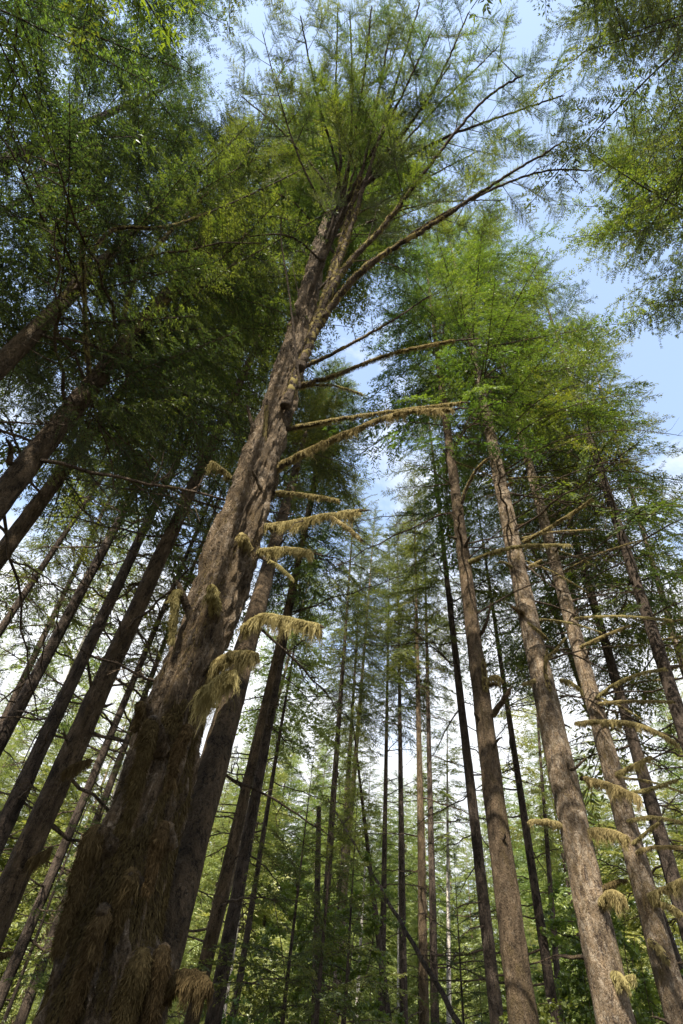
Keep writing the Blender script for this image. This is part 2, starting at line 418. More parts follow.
class Tree: pass
ALL = []
def make_tree(label, p0, p1, w0, diam, H, mat, kind=None, cb=.5, cs=1.0, ndead=0, group='forest conifers', name='conifer_tree', cat='tree',
              near=False, top_r=.10, seed=None, dead_lo=.12, hd1=0.0, crown_r=1.0):
    t = Tree(); seed = len(ALL) + 11 if seed is None else seed
    rng = np.random.default_rng(seed)
    D = hd_for(p0[0], p0[1], w0, diam); t.D = D
    A = at(p0[0], p0[1], D); B = at(p1[0], p1[1], D + hd1)
    dv = (B - A) / (B[2] - A[2])
    base = A - dv * A[2]; base[2] = 0
    if H is None: H = B[2]
    diam *= w0 * .89 / seen_width(A, dv, diam)
    t.base = base; t.dv = dv; t.H = H; t.r0 = diam / 2; t.zA = A[2]
    t.axis = lambda z: base + dv * z
    root = thing(name, tuple(base), label, cat, group); t.root = root
    zs = np.linspace(-.15, H, 14)
    def rad(z):
        f = lambda q: max(0, (1 - max(q, 0) / (H * 1.01))) ** .85
        return max(.012, t.r0 * f(z) / f(A[2]))
    if kind is None: rad = lambda z: t.r0 * (1 - .45 * (z - A[2]) / H)
    t.rad = rad
    path = np.stack([dv * z for z in zs]); path[:, 2] = zs
    rr = np.array([rad(z) for z in zs])
    if near: me = trunk_mesh(path, rr, mat, 36, .07, .05, seed, .3, .09)
    elif w0 > 11: me = trunk_mesh(path, rr, mat, 18, .2, .05, seed, .3, .07)
    else: me = trunk_mesh(path, rr, mat, 10, .6, 0, seed, .3, .05)
    t.trunk = link('trunk', me, root)
    if kind:
        nv = {'near': 4, 'mid': 4, 'far': 3, 'full': 3, 'young': 3}[kind]
        me = crown(kind if isinstance(kind, tuple) else (kind, int(rng.integers(nv))))
        hc = {'near': 20, 'mid': 18, 'far': 20, 'full': 25, 'young': 7}[kind]
        c = link('crown', me, root); z0 = H * (cb - (.12 if kind == 'mid' else .06) + (.06 if kind == 'mid' and w0 < 8 else 0)); sz = (H - z0) * 1.01 / hc
        c.location = tuple(dv * z0 + np.array([0, 0, 0])); c.location.z = z0
        c.scale = (cs, cs, sz)
        # shear is not needed: tilt the crown with the stem
        c.rotation_euler = (-math.atan(dv[1]), math.atan(dv[0]), 0)
        c.rotation_euler.rotate_axis('Z', float(rng.uniform(0, 6.28)))
        t.crown = c
    for k in range(ndead):
        z = H * (dead_lo + (max(cb, .25) + .1 - dead_lo) * (k + rng.uniform(0, 1)) / ndead) if kind else H * rng.uniform(.1, .9)
        o = link('branch', DEAD[int(rng.integers(len(DEAD)))], root)
        az = rng.uniform(0, 6.28); off = np.array([math.cos(az), math.sin(az), 0]) * rad(z) * .7
        p = dv * z + off; p[2] = z
        o.location = tuple(p); o.rotation_euler = (float(rng.uniform(-.5, .5)), float(rng.uniform(-.25, .35)), az)
        s = float(rng.uniform(.8, 1.6)); o.scale = (s, s, s)
    ALL.append(t); return t

def px_path(pts, hds):
    return np.stack([at(x, y, h) for (x, y), h in zip(pts, np.interp(np.linspace(0, 1, len(pts)), [0, 1], hds))])
def smooth(P, n):
    P = np.asarray(P); m = len(P); t = np.linspace(0, m - 1, n)
    out = np.empty((n, 3))
    for i, q in enumerate(t):
        k = min(int(q), m - 2); u = q - k
        a, b, c, d = P[max(k - 1, 0)], P[k], P[k + 1], P[min(k + 2, m - 1)]
        out[i] = .5 * ((2 * b) + (c - a) * u + (2 * a - 5 * b + 4 * c - d) * u * u + (3 * b - a - 3 * c + d) * u ** 3)
    return out
def world_branch(t, P, r0, r1, moss=None, seed=0, mat=None, name='branch', twigs=0, foliage=None, label=None, mossmat=None, tongue=False):
    """a branch built along world points P, a part of tree t"""
    rng = np.random.default_rng(900 + seed)
    n = max(8, int(np.linalg.norm(np.diff(P, axis=0), axis=1).sum() / .08))
    C = smooth(P, n) - t.base; s = np.linspace(0, 1, n)
    C[2:-1] += rng.normal(0, r0 * .12, (n - 3, 3))
    rad = r0 + (r1 - r0) * s ** .8
    rad = rad * (1 + .25 * np.exp(-s * n * .25)); rad[-1] = .002; rad[-2] *= .8; rad[0] = .002
    mb = MB(); mb.tube(C, rad, 8, 0, .5, .1, rng)
    L = np.linalg.norm(np.diff(C, axis=0), axis=1).sum()
    for k in range(twigs):
        q = rng.uniform(.25, .98); b = C[int(q * (n - 1))]
        tn = unit(C[-1] - C[0]); d = unit(tn * rng.uniform(.2, .8) + rng.normal(0, .6, 3))
        l = rng.uniform(.15, .6) * min(1.6, L / 2)
        p = np.stack([b, b + d * l * .5 + rng.normal(0, .03, 3), b + d * l + rng.normal(0, .05, 3)])
        mb.tube(p, [r1 * .6 + .002, r1 * .4 + .0015, .0015], 4)
    o = link(name, mb.mesh(name, [mat or M_TWIG]), t.root)
    if label: o['label'] = label
    if moss:
        lmin, lmax, per, q0, q1 = moss
        i0, i1 = int(q0 * (n - 1)), int(q1 * (n - 1)) + 1
        mm = MB()
        if tongue:
            back = C[0] - C[-1]; back[2] = 0; bl = np.linalg.norm(back); back = back / (bl + 1e-9)
            u = np.linspace(0, 1, 26); Lt = lmax * 1.1
            over = np.interp(u, [0, .06, .16, .45, 1], [-.02, .03, .03, -.02, -.09]) * (.5 + Lt)
            cen = C[-1] * .5 + C[n // 2] * .5 - back * over[:, None] + np.array([0, 0, 1.0]) * (r0 * .7 - u * Lt)[:, None]
            cen[:, :2] += np.cumsum(rng.normal(0, .006, (26, 2)), axis=0)
            tr = r0 * .78 * np.sqrt(np.clip(u * 7, .03, 1)) * (1 - u) ** .6 + .004; tr[0] = .001
            mm.tube(cen, tr, 18, 0, .35, .22, rng)
            m_ = int(per * (Lt + .2) * 9); uu = rng.uniform(0, .97, m_) ** 1.2; th = rng.uniform(0, 6.283, m_)
            od = np.stack([np.cos(th), np.sin(th), .9 * np.clip(.14 - uu, 0, 1) / .14], 1)
            PP = np.stack([np.interp(uu, u, cen[:, k]) for k in range(3)], 1) + unit(od) * (np.interp(uu, u, tr) * 1.0)[:, None]
            fuzz(mm, rng, PP, unit(od), .038, .45)
            k_ = rng.random(m_) < .25; od[:, 2] = 0
            strands(mm, rng, PP[k_], rng.uniform(.04, .13, k_.sum()), .0034, unit(od[k_]), .4, .15)
        else: fringe(mm, rng, C[i0:i1], rad[i0:i1], lmin, lmax, per)
        link('moss', mm.mesh('moss', [mossmat or M_MOSS]), o)
    if foliage:
        q0, gap, sc, tps = foliage
        fm = MB(); q = q0; side = 1
        while q < 1.0:
            i = min(int(q * (n - 1)), n - 2); tn = unit(C[i + 1] - C[i])
            a = R(rng.uniform(25, 60)) * side; side = -side
            h = unit(np.cross(np.array([0, 0, 1.0]), tn) + 1e-6); upv = unit(np.cross(tn, h))
            x = unit(tn * math.cos(a) + h * math.sin(a) + np.array([0, 0, -.25]))
            y = unit(np.cross(upv + rng.normal(0, .25, 3), x)); z = np.cross(x, y)
            M = np.stack([x, y, z], 1)
            put_bough(fm, tps[int(rng.integers(len(tps)))], M, C[i], sc * rng.uniform(.6, 1.15) * (1.25 - .6 * q) / 3.0, rng.normal(0.05, .15))
            q += gap / L * rng.uniform(.7, 1.3)
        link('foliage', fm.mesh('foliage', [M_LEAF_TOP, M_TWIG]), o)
    return o

# ------------------------------------------------------------------ the great mossy tree
MAIN = [(93, 1075, 150, 6.0), (103, 1010, 118, 6.0), (116, 930, 92, 6.0), (133, 860, 82, 6.0), (155, 795, 70, 5.98), (168, 740, 64, 5.96),
        (187, 680, 57, 5.94), (209, 630, 54, 5.92), (231, 560, 54, 5.88), (245, 520, 49, 5.85), (257, 480, 45, 5.82), (270, 430, 38, 5.78),
        (280, 400, 33, 5.75), (294, 350, 29, 5.7), (307, 300, 24, 5.65), (320, 250, 18, 5.6), (331, 212, 14.5, 5.56)]
P = np.stack([at(x, y, h) for x, y, w, h in MAIN]); RD = np.array([size_at(p, w * .95) / 2 for p, (x, y, w, h) in zip(P, MAIN)])
RD = np.array([r * w * .96 / seen_width(p, (P[-1] - P[0]) / (P[-1] - P[0])[2], 2 * r) for r, p, (x, y, w, h) in zip(RD, P, MAIN)]) * np.interp([m[1] for m in MAIN], [200, 420, 600], [.84, .92, 1.0])
main = Tree(); dvm = (P[-1] - P[-5]) / (P[-1] - P[-5])[2]
b0 = P[0] - (P[2] - P[0]) / (P[2] - P[0])[2] * P[0][2]; b0[2] = 0
main.base = b0
Hm = 34.0
top = P[-1] + dvm * (Hm - P[-1][2])
path = np.concatenate([[b0 - np.array([0, 0, .2])], P, [P[-1] * .5 + top * .5, top]])
rad_ = np.concatenate([[RD[0] * 1.05], RD, [RD[-1] * .55, .015]])
MAIN_P, MAIN_R = P, RD
main.root = thing('conifer_tree', tuple(b0), 'huge shaggy moss-covered conifer leaning up the left, thickest trunk of all', 'tree', 'forest conifers')
main.trunk = link('trunk', trunk_mesh(path - b0, rad_, M_BARK_MAIN, 170, .017, .20, 5, .2, .22), main.root)
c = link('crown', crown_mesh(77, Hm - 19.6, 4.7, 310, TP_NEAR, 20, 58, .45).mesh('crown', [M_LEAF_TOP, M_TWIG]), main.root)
c.location = tuple(P[-1] + dvm * (19.6 - P[-1][2]) - b0); c.rotation_euler = (-math.atan(dvm[1]), math.atan(dvm[0]), 0)

def main_at_z(z):
    return np.array([np.interp(z, path[:, 2], path[:, 0]), np.interp(z, path[:, 2], path[:, 1]), z]), float(np.interp(z, path[:, 2], rad_))
def main_hd(x, y):
    i = np.interp(y, [m[1] for m in MAIN][::-1], [m[3] for m in MAIN][::-1]); return float(i)

# upper ascending limbs: pixel, height
def limb(pts, r0, r1, seed, moss=None, fol=None, twigs=3):
    Pw = np.stack([at_h(x, y, h) for x, y, h in pts]); world_branch(main, Pw, r0, r1, moss, seed, M_TWIG, 'limb', twigs, fol, mossmat=M_MOSS)
FO = (.42, .30, 2.0, TP_NEAR)
limb([(285, 408, 9.6), (315, 325, 11.8), (343, 235, 14.6), (366, 155, 16.6), (390, 32, 18.6)], .085, .02, 1, (.02, .10, 130, .05, .7), (.5, .35, 1.7, TP_NEAR))
limb([(306, 350, 11.0), (340, 275, 12.8), (385, 225, 14.0), (420, 178, 15.0), (480, 104, 16.4), (525, 74, 17.0)], .075, .018, 2, (.02, .09, 110, .05, .6), FO)
limb([(312, 335, 11.4), (360, 272, 12.6), (430, 226, 13.6), (500, 180, 14.4), (567, 140, 15.2)], .075, .016, 3, (.02, .07, 110, .05, .6), (.55, .35, 1.5, TP_NEAR))
limb([(330, 300, 12.4), (400, 243, 13.4), (470, 200, 14.3), (540, 172, 15), (592, 171, 15.3)], .05, .012, 4, None, (.62, .35, 1.4, TP_NEAR))
limb([(300, 370, 10.4), (330, 290, 12.6), (358, 205, 15), (385, 120, 17.2), (420, 2, 19.5)], .08, .018, 5, (.02, .08, 110, .05, .5), FO)
limb([(322, 262, 14.4), (345, 190, 16.5), (352, 110, 18), (350, 10, 20)], .055, .016, 6, None, FO)
limb([(325, 240, 15.2), (340, 170, 17), (336, 100, 18.5), (338, 5, 20)], .05, .015, 7, None, FO)
limb([(330, 225, 15.8), (380, 160, 17), (430, 95, 18.2), (470, 10, 19.4)], .055, .015, 8, None, FO)
limb([(332, 215, 16.2), (372, 180, 17), (440, 140, 17.6), (520, 110, 18.2), (565, 95, 18.5)], .055, .015, 9, None, FO)
limb([(330, 222, 16), (300, 160, 17), (280, 100, 18.4), (262, 30, 19.5)], .03, .01, 10, None, FO)
limb([(322, 262, 14.2), (285, 235, 14.2), (220, 245, 14.0), (195, 275, 13.4)], .025, .008, 11, None, (.5, .4, 1.2, TP_NEAR))
limb([(300, 390, 10), (290, 300, 11.6), (281, 240, 12.8), (282, 215, 13.2)], .022, .008, 12, None, None, 2)
limb([(296, 388, 10.2), (303, 330, 11.2), (292, 262, 12.6)], .02, .006, 13, None, None, 2)
limb([(318, 290, 12.8), (352, 262, 13.6), (400, 268, 13.4), (430, 300, 12.6)], .02, .006, 14, None, (.6, .4, 1.0, TP_NEAR))

for k, (p1, p2, p3, h) in enumerate([((345, 180), (362, 90), (372, 5), 17), ((350, 195), (395, 110), (432, 30), 16.8), ((345, 215), (400, 140), (452, 62), 16.2),
        ((335, 230), (405, 190), (480, 150), 15.6), ((340, 195), (318, 100), (300, 15), 17), ((335, 205), (290, 140), (240, 95), 16.6), ((350, 205), (420, 125), (500, 45), 16.6),
        ((340, 235), (420, 205), (505, 200), 15.2), ((332, 250), (290, 200), (235, 185), 15.2), ((345, 200), (372, 110), (405, 25), 17.2)]):
    z_ = 13.2 + .62 * k; dz = max(-.6, z_ + 1.6 - h)
    q_ = [main_at_z(z_)[0]] + [at_h(*p, h + e + dz) for p, e in ((p1, -.2), (p2, 1.0), (p3, 1.8))]
    world_branch(main, np.stack(q_), .055, .014, None, 300 + k, M_TWIG, 'limb', 4, (.42, .30, 1.8, TP_NEAR))
# mossy branches to the right of the great trunk
def side(t, pts, h0, h1, r0, r1, seed, moss, twigs=2, **kw):
    world_branch(t, px_path(pts, (h0, h1)), r0, r1, moss, seed, kw.pop('mat', M_TWIG), kw.pop('name', 'branch'), twigs, **kw)
side(main, [(302, 368), (340, 350), (390, 322), (432, 294)], 5.7, 4.6, .045, .012, 21, (.01, .04, 60, .1, .7), 5)
side(main, [(292, 388), (330, 377), (385, 356), (440, 343), (480, 338)], 5.7, 4.7, .045, .012, 22, (.03, .13, 260, .05, .85), 3)
side(main, [(285, 430), (335, 420), (395, 411), (470, 402)], 5.72, 4.8, .04, .012, 23, (.03, .13, 260, .1, .95), 2)
side(main, [(268, 473), (300, 455), (350, 432), (400, 413), (470, 408)], 5.72, 4.6, .055, .014, 24, (.05, .24, 420, .05, .95), 2)
side(main, [(285, 390), (330, 385), (372, 398)], 5.75, 5.3, .022, .006, 25, (.02, .06, 160, .2, .9), 3)
side(main, [(268, 492), (300, 494), (343, 501)], 5.75, 5.0, .03, .01, 26, (.03, .12, 260, .2, .95), 2)
side(main, [(256, 528), (290, 523), (335, 514), (372, 510)], 5.8, 4.7, .04, .012, 27, (.08, .30, 420, .05, .9), 2)
side(main, [(330, 516), (350, 530), (366, 543)], 5.0, 4.6, .02, .008, 28, (.03, .10, 260, .1, .9), 1)
side(main, [(252, 552), (285, 549), (316, 553)], 5.8, 5.1, .035, .014, 29, (.08, .22, 420, .1, .95), 1)
side(main, [(258, 556), (276, 565), (294, 580)], 5.8, 5.2, .025, .01, 30, (.02, .06, 160, .4, 1), 2)
side(main, [(240, 632), (262, 617), (290, 620), (326, 628)], 5.8, 5.0, .045, .016, 31, (.12, .34, 480, .1, .95), 1)
side(main, [(213, 668), (232, 655), (258, 654)], 5.7, 5.1, .05, .02, 32, (.10, .36, 700, .05, 1), 0)
side(main, [(198, 700), (216, 684), (236, 671)], 5.6, 5.0, .06, .035, 33, (.12, .42, 900, .1, 1), 0)
# spiky dead stubs up the left side and the face of the trunk
for k, (pts, h0, h1, r, mo) in enumerate([
    ([(258, 440), (251, 420), (247, 404)], 5.75, 5.55, .035, None),
    ([(264, 445), (266, 420), (267, 398)], 5.55, 5.4, .025, (.02, .05, 200, .1, .9)),
    ([(232, 480), (222, 470), (211, 461)], 5.8, 5.6, .03, (.06, .22, 500, .2, 1)),
    ([(262, 492), (256, 478), (252, 470)], 5.5, 5.3, .03, None),
    ([(196, 640), (186, 605), (176, 580)], 5.8, 5.5, .05, (.25, .62, 900, .25, .75)),
    ([(217, 612), (213, 595), (211, 585)], 5.6, 5.25, .05, (.10, .25, 700, .2, 1)),
    ([(246, 545), (243, 538), (240, 536)], 5.6, 5.3, .05, (.08, .2, 700, .1, 1)),
    ([(157, 745), (151, 722), (146, 708), (139, 704)], 5.8, 5.45, .05, (.05, .2, 300, .3, 1)),
    ([(163, 760), (155, 728), (151, 718)], 5.7, 5.25, .08, (.25, .80, 1300, .3, 1)),
    ([(112, 862), (104, 838), (97, 832)], 5.85, 5.4, .09, (.25, .75, 1200, .3, 1)),
    ([(172, 850), (168, 832), (163, 828)], 5.7, 5.35, .06, (.15, .45, 900, .2, 1)),
    ([(137, 890), (133, 878), (130, 874)], 5.7, 5.3, .07, (.15, .4, 900, .2, 1)),
    ([(110, 930), (104, 916), (101, 911)], 5.75, 5.3, .07, (.25, .7, 1000, .2, 1)),
    ([(146, 985), (142, 966), (139, 958)], 5.6, 5.2, .10, (.25, .75, 1300, .2, 1)),
    ([(163, 975), (163, 958), (163, 952)], 5.6, 5.3, .08, (.2, .6, 1000, .2, 1)),
    ([(182, 745), (186, 732), (190, 726)], 5.6, 5.3, .05, (.2, .5, 900, .2, 1)),
    ([(150, 1000), (180, 982), (212, 985)], 5.8, 5.5, .07, (.05, .22, 1300, .1, 1)),
]):
    low = pts[0][1] > 735
    world_branch(main, px_path(pts, (h0, h1)), r, r * .7, mo, 60 + k, M_BARK_MAIN, 'branch_stub', 0, mossmat=M_MOSS_D if low else M_MOSS, tongue=(low or k == 4) and k != 16)
# shaggy moss hair all over the lower trunk
rng = np.random.default_rng(4); mm = MB()
for (zlo, zhi, cnt, lmax, mt) in ((-.1, 4.4, 60000, .042, .4), (4.4, 8.5, 9000, .04, .6)):
    z = rng.uniform(zlo, zhi, cnt); th = rng.uniform(0, 2 * math.pi, cnt)
    keep = np.array([noise.noise((math.cos(a) * 1.6, math.sin(a) * 1.6, q * 1.1)) for a, q in zip(th, z)]) > (-.30 if zhi < 5 else .12)
    z, th = z[keep], th[keep]
    cx = np.interp(z, path[:, 2], path[:, 0]); cy = np.interp(z, path[:, 2], path[:, 1]); rr = np.interp(z, path[:, 2], rad_)
    out = np.stack([np.cos(th), np.sin(th), 0 * th], 1)
    Pp = np.stack([cx, cy, z], 1) + out * (rr * 1.01 + .004)[:, None] - b0
    fuzz(mm, rng, Pp, out, lmax, mt)
    kk = rng.random(len(z)) < .22
    strands(mm, rng, Pp[kk], rng.uniform(.03, lmax * 1.6, kk.sum()), .0036, out[kk], mt, .16)
link('moss', mm.mesh('moss', [M_MOSS_D]), main.trunk)

# ------------------------------------------------------------------ the other trunks
T = make_tree
m2 = T('mossy trunk half hidden right behind the huge shaggy leaning tree', (203, 800), (262, 590), 36, .40, 27, M_BARK_DMOSS, 'mid', .66, .8, 10, near=True, hd1=1.6)
l0 = T('mossy grey-barked tree at upper left buried in dark hanging boughs', (40, 325), (95, 270), 21, .36, 27, M_BARK_MOSS, 'near', .40, 1.0, 10, near=True)
l1 = T('thick mossy trunk cut by the left edge, with an upturned stub', (20, 473), (60, 424), 30, .45, 29, M_BARK_DMOSS, 'near', .36, 1.0, 10, near=True)
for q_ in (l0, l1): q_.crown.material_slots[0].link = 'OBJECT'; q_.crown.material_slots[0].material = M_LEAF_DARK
l2 = T('brown mossy trunk at left edge just under the thick stubbed one', (8, 544), (70, 460), 20, .38, 31, M_BARK_DMOSS, 'mid', .46, 1.15, 14, near=True)
l3 = T('thin slanting trunk against white sky at the left edge', (2, 628), (44, 565), 9, .28, 30, M_BARK_DARK, 'mid', .5, 1, 14)
l4 = T('slim dark trunk, left one of two parallel slanting trunks beside the left edge', (37, 672), (135, 490), 14, .34, 34, M_BARK_DARK, 'mid', .63, 1.05, 44)
l5 = T('slim dark trunk, right one of two parallel slanting trunks beside the left edge', (77, 672), (162, 491), 15, .36, 34, M_BARK_DARK, 'mid', .63, 1.05, 44)
l6 = T('stout dark slanting trunk with moss patches, first left of the huge tree', (74, 748), (209, 450), 26, .46, 36, M_BARK_DMOSS, 'mid', .67, 1.1, 40, near=True)
l7 = T('thin dark trunk against white sky, between the stout slanting trunk and huge tree', (104, 751), (148, 647), 9, .27, 32, M_BARK_DARK, 'mid', .5, .9, 34)
l8 = T('thinnest dark trunk touching the left outline of the huge tree', (118, 765), (158, 660), 8, .26, 31, M_BARK_DARK, 'mid', .5, .9, 34)
l9 = T('faint slender trunk at the far left behind the two parallel trunks', (3, 721), (37, 650), 9, .32, 32, M_BARK_DARK, 'mid', .5, .9, 14)
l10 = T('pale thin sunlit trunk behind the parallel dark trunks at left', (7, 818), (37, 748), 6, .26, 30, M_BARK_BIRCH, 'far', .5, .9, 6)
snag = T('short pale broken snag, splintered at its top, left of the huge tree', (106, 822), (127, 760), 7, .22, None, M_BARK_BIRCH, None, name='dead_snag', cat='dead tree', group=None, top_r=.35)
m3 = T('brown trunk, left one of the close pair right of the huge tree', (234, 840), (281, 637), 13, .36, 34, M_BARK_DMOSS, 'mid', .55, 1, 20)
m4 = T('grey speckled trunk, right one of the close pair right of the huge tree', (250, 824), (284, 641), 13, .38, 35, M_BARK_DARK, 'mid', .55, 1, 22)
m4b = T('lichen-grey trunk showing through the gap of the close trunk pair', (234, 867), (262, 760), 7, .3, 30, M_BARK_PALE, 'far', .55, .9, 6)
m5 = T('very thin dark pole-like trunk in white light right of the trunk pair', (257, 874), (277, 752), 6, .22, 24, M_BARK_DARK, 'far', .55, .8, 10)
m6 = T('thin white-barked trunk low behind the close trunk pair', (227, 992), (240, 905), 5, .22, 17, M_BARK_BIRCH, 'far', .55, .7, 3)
C_ = [
    ('dark straight trunk, first of the slim trunks in the middle counting from left', (328, 874), (346, 621), 8, .36, 37, M_BARK_DARK),
    ('brown slim trunk running highest in the middle, beside the dark straight one', (346, 874), (370, 577), 7, .36, 38, M_BARK_PALE),
    ('grey slim trunk squeezed between two middle trunks', (344, 850), (354, 685), 6, .32, 34, M_BARK_DARK),
    ('thin near-vertical dark trunk in the middle, fourth from the right', (385, 807), (388, 634), 5, .28, 36, M_BARK_DARK),
    ('dark vertical trunk in the middle, third from the right', (401, 807), (399, 654), 6, .32, 36, M_BARK_DARK),
    ('pale brown mossy vertical trunk in the middle, second from the right', (420, 807), (417, 641), 7.5, .36, 37, M_BARK_MOSS),
    ('dark vertical trunk at the right end of the slim middle row', (430, 790), (427, 647), 6, .30, 36, M_BARK_DARK),
]
cs_ = [T(l, a, b, w, d, H, m, 'mid', .56, .95, 20) for l, a, b, w, d, H, m in C_]
T('dark broken-topped slim snag left of the middle trunks', (317, 908), (319, 807), 7, .26, None, M_BARK_DARK, None, ndead=8, name='dead_snag', cat='dead tree', group=None, top_r=.5)
T('dark slim trunk tilting to the left among the middle trunks', (375, 908), (365, 824), 6, .28, 20, M_BARK_DARK, 'far', .6, .6, 8)
T('thin white birch-like trunk between the middle trunks', (358, 992), (365, 867), 4, .22, 20, M_BARK_BIRCH, 'far', .6, .6, 3)
T('short white trunk low behind the third middle trunk', (399, 1005), (399, 925), 5, .26, 18, M_BARK_BIRCH, 'far', .6, .6, 3)
T('white mottled trunk low right of the slim middle row', (449, 1002), (448, 859), 6, .28, 22, M_BARK_BIRCH, 'far', .6, .7, 4)
r0 = T('dark slender bare trunk directly left of the smooth mossy trunk', (483, 894), (451, 613), 13, .36, 36, M_BARK_DARK, 'mid', .52, 1, 26)
r1 = T('smooth brown mossy trunk with a forked stub, left of the pale trunk', (508, 905), (470, 609), 28, .44, 37, M_BARK_MOSS, 'mid', .52, 1.2, 10, near=True, dead_lo=.3)
r2 = T('bare dark trunk with spiky dead twigs between the mossy and pale trunks', (535, 886), (495, 621), 10, .32, 30, M_BARK_DARK, 'mid', .6, .8, 34)
r2b = T('far thin grey trunk behind the spiky dead twigs', (555, 944), (549, 867), 7, .34, 28, M_BARK_DARK, 'far', .5, .8, 8)
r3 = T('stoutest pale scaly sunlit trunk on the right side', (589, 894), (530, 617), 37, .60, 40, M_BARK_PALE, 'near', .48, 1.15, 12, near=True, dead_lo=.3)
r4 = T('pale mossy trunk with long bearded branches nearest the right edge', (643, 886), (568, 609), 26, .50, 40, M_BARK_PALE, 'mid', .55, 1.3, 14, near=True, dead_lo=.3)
r5 = T('thin dark trunk seen between the two pale sunlit trunks', (582, 690), (551, 601), 6, .26, 32, M_BARK_DARK, 'mid', .55, .9, 12)
r6 = T('dark trunk just behind the pale mossy trunk with bearded branches', (653, 809), (599, 621), 15, .42, 39, M_BARK_DARK, 'mid', .45, 1.2, 24)
r7 = T('dark trunk slanting out of the right edge, higher than the others', (666, 675), (641, 598), 16, .42, 40, M_BARK_DARK, 'mid', .42, 1.35, 24)
r8 = T('dark trunk leaving by the right edge low beside bearded branches', (670, 867), (651, 801), 16, .40, 30, M_BARK_DARK, 'mid', .5, 1, 20)
r9 = T('thin sunlit trunk at the right edge above the bearded branches', (676, 640), (664, 600), 8, .28, 38, M_BARK_PALE, 'mid', .42, 1.4, 12)

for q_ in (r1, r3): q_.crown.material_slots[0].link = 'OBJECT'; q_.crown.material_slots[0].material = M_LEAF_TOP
# the mossy limbs of the left trees
side(l1, [(8, 466), (11, 450), (6, 436)], l1.D, l1.D - .4, .05, .02, 120, None, 0, name='branch_stub', mat=M_BARK_MOSS)
side(l1, [(112, 352), (135, 330), (165, 302), (188, 285), (207, 287)], l1.D - .3, l1.D - 1.2, .07, .03, 121, (.06, .20, 420, .1, 1), 2, mat=M_BARK_MOSS)
side(l0, [(52, 312), (72, 285), (82, 260), (80, 232)], l0.D, l0.D - .6, .06, .03, 122, (.03, .1, 200, .1, .9), 2)
side(l1, [(90, 385), (86, 330), (84, 270), (82, 225)], l1.D - .4, l1.D - 1.4, .04, .02, 123, (.03, .1, 200, .1, .9), 2)
side(l1, [(120, 340), (140, 270), (200, 200), (250, 150), (285, 60)], l1.D - .3, l1.D - 3.0, .04, .012, 124, (.02, .06, 100, .1, .6), 4, foliage=(.4, .4, 1.4, TP_NEAR))
side(l0, [(75, 292), (110, 232), (175, 225), (260, 190), (310, 165)], l0.D - .3, l0.D - 3.0, .04, .012, 125, (.02, .06, 100, .1, .6), 4, foliage=(.4, .4, 1.4, TP_NEAR))
side(l6, [(72, 752), (66, 738), (63, 728)], l6.D, l6.D - .5, .03, .012, 126, None, 0, name='branch_stub')
side(l6, [(92, 690), (88, 665), (89, 640)], l6.D, l6.D - .6, .03, .012, 127, None, 0, name='branch_stub')
side(l6, [(62, 775), (75, 765), (92, 760)], l6.D - .1, l6.D - .8, .03, .014, 128, (.1, .35, 420, .2, 1), 0, mossmat=M_MOSS_D)
side(l6, [(28, 862), (40, 855), (52, 848)], l6.D - .1, l6.D - .8, .03, .014, 129, (.1, .35, 420, .2, 1), 0, mossmat=M_MOSS_D)
side(l6, [(120, 640), (120, 625), (116, 612)], l6.D - .1, l6.D - .6, .025, .012, 130, None, 0, name='branch_stub')

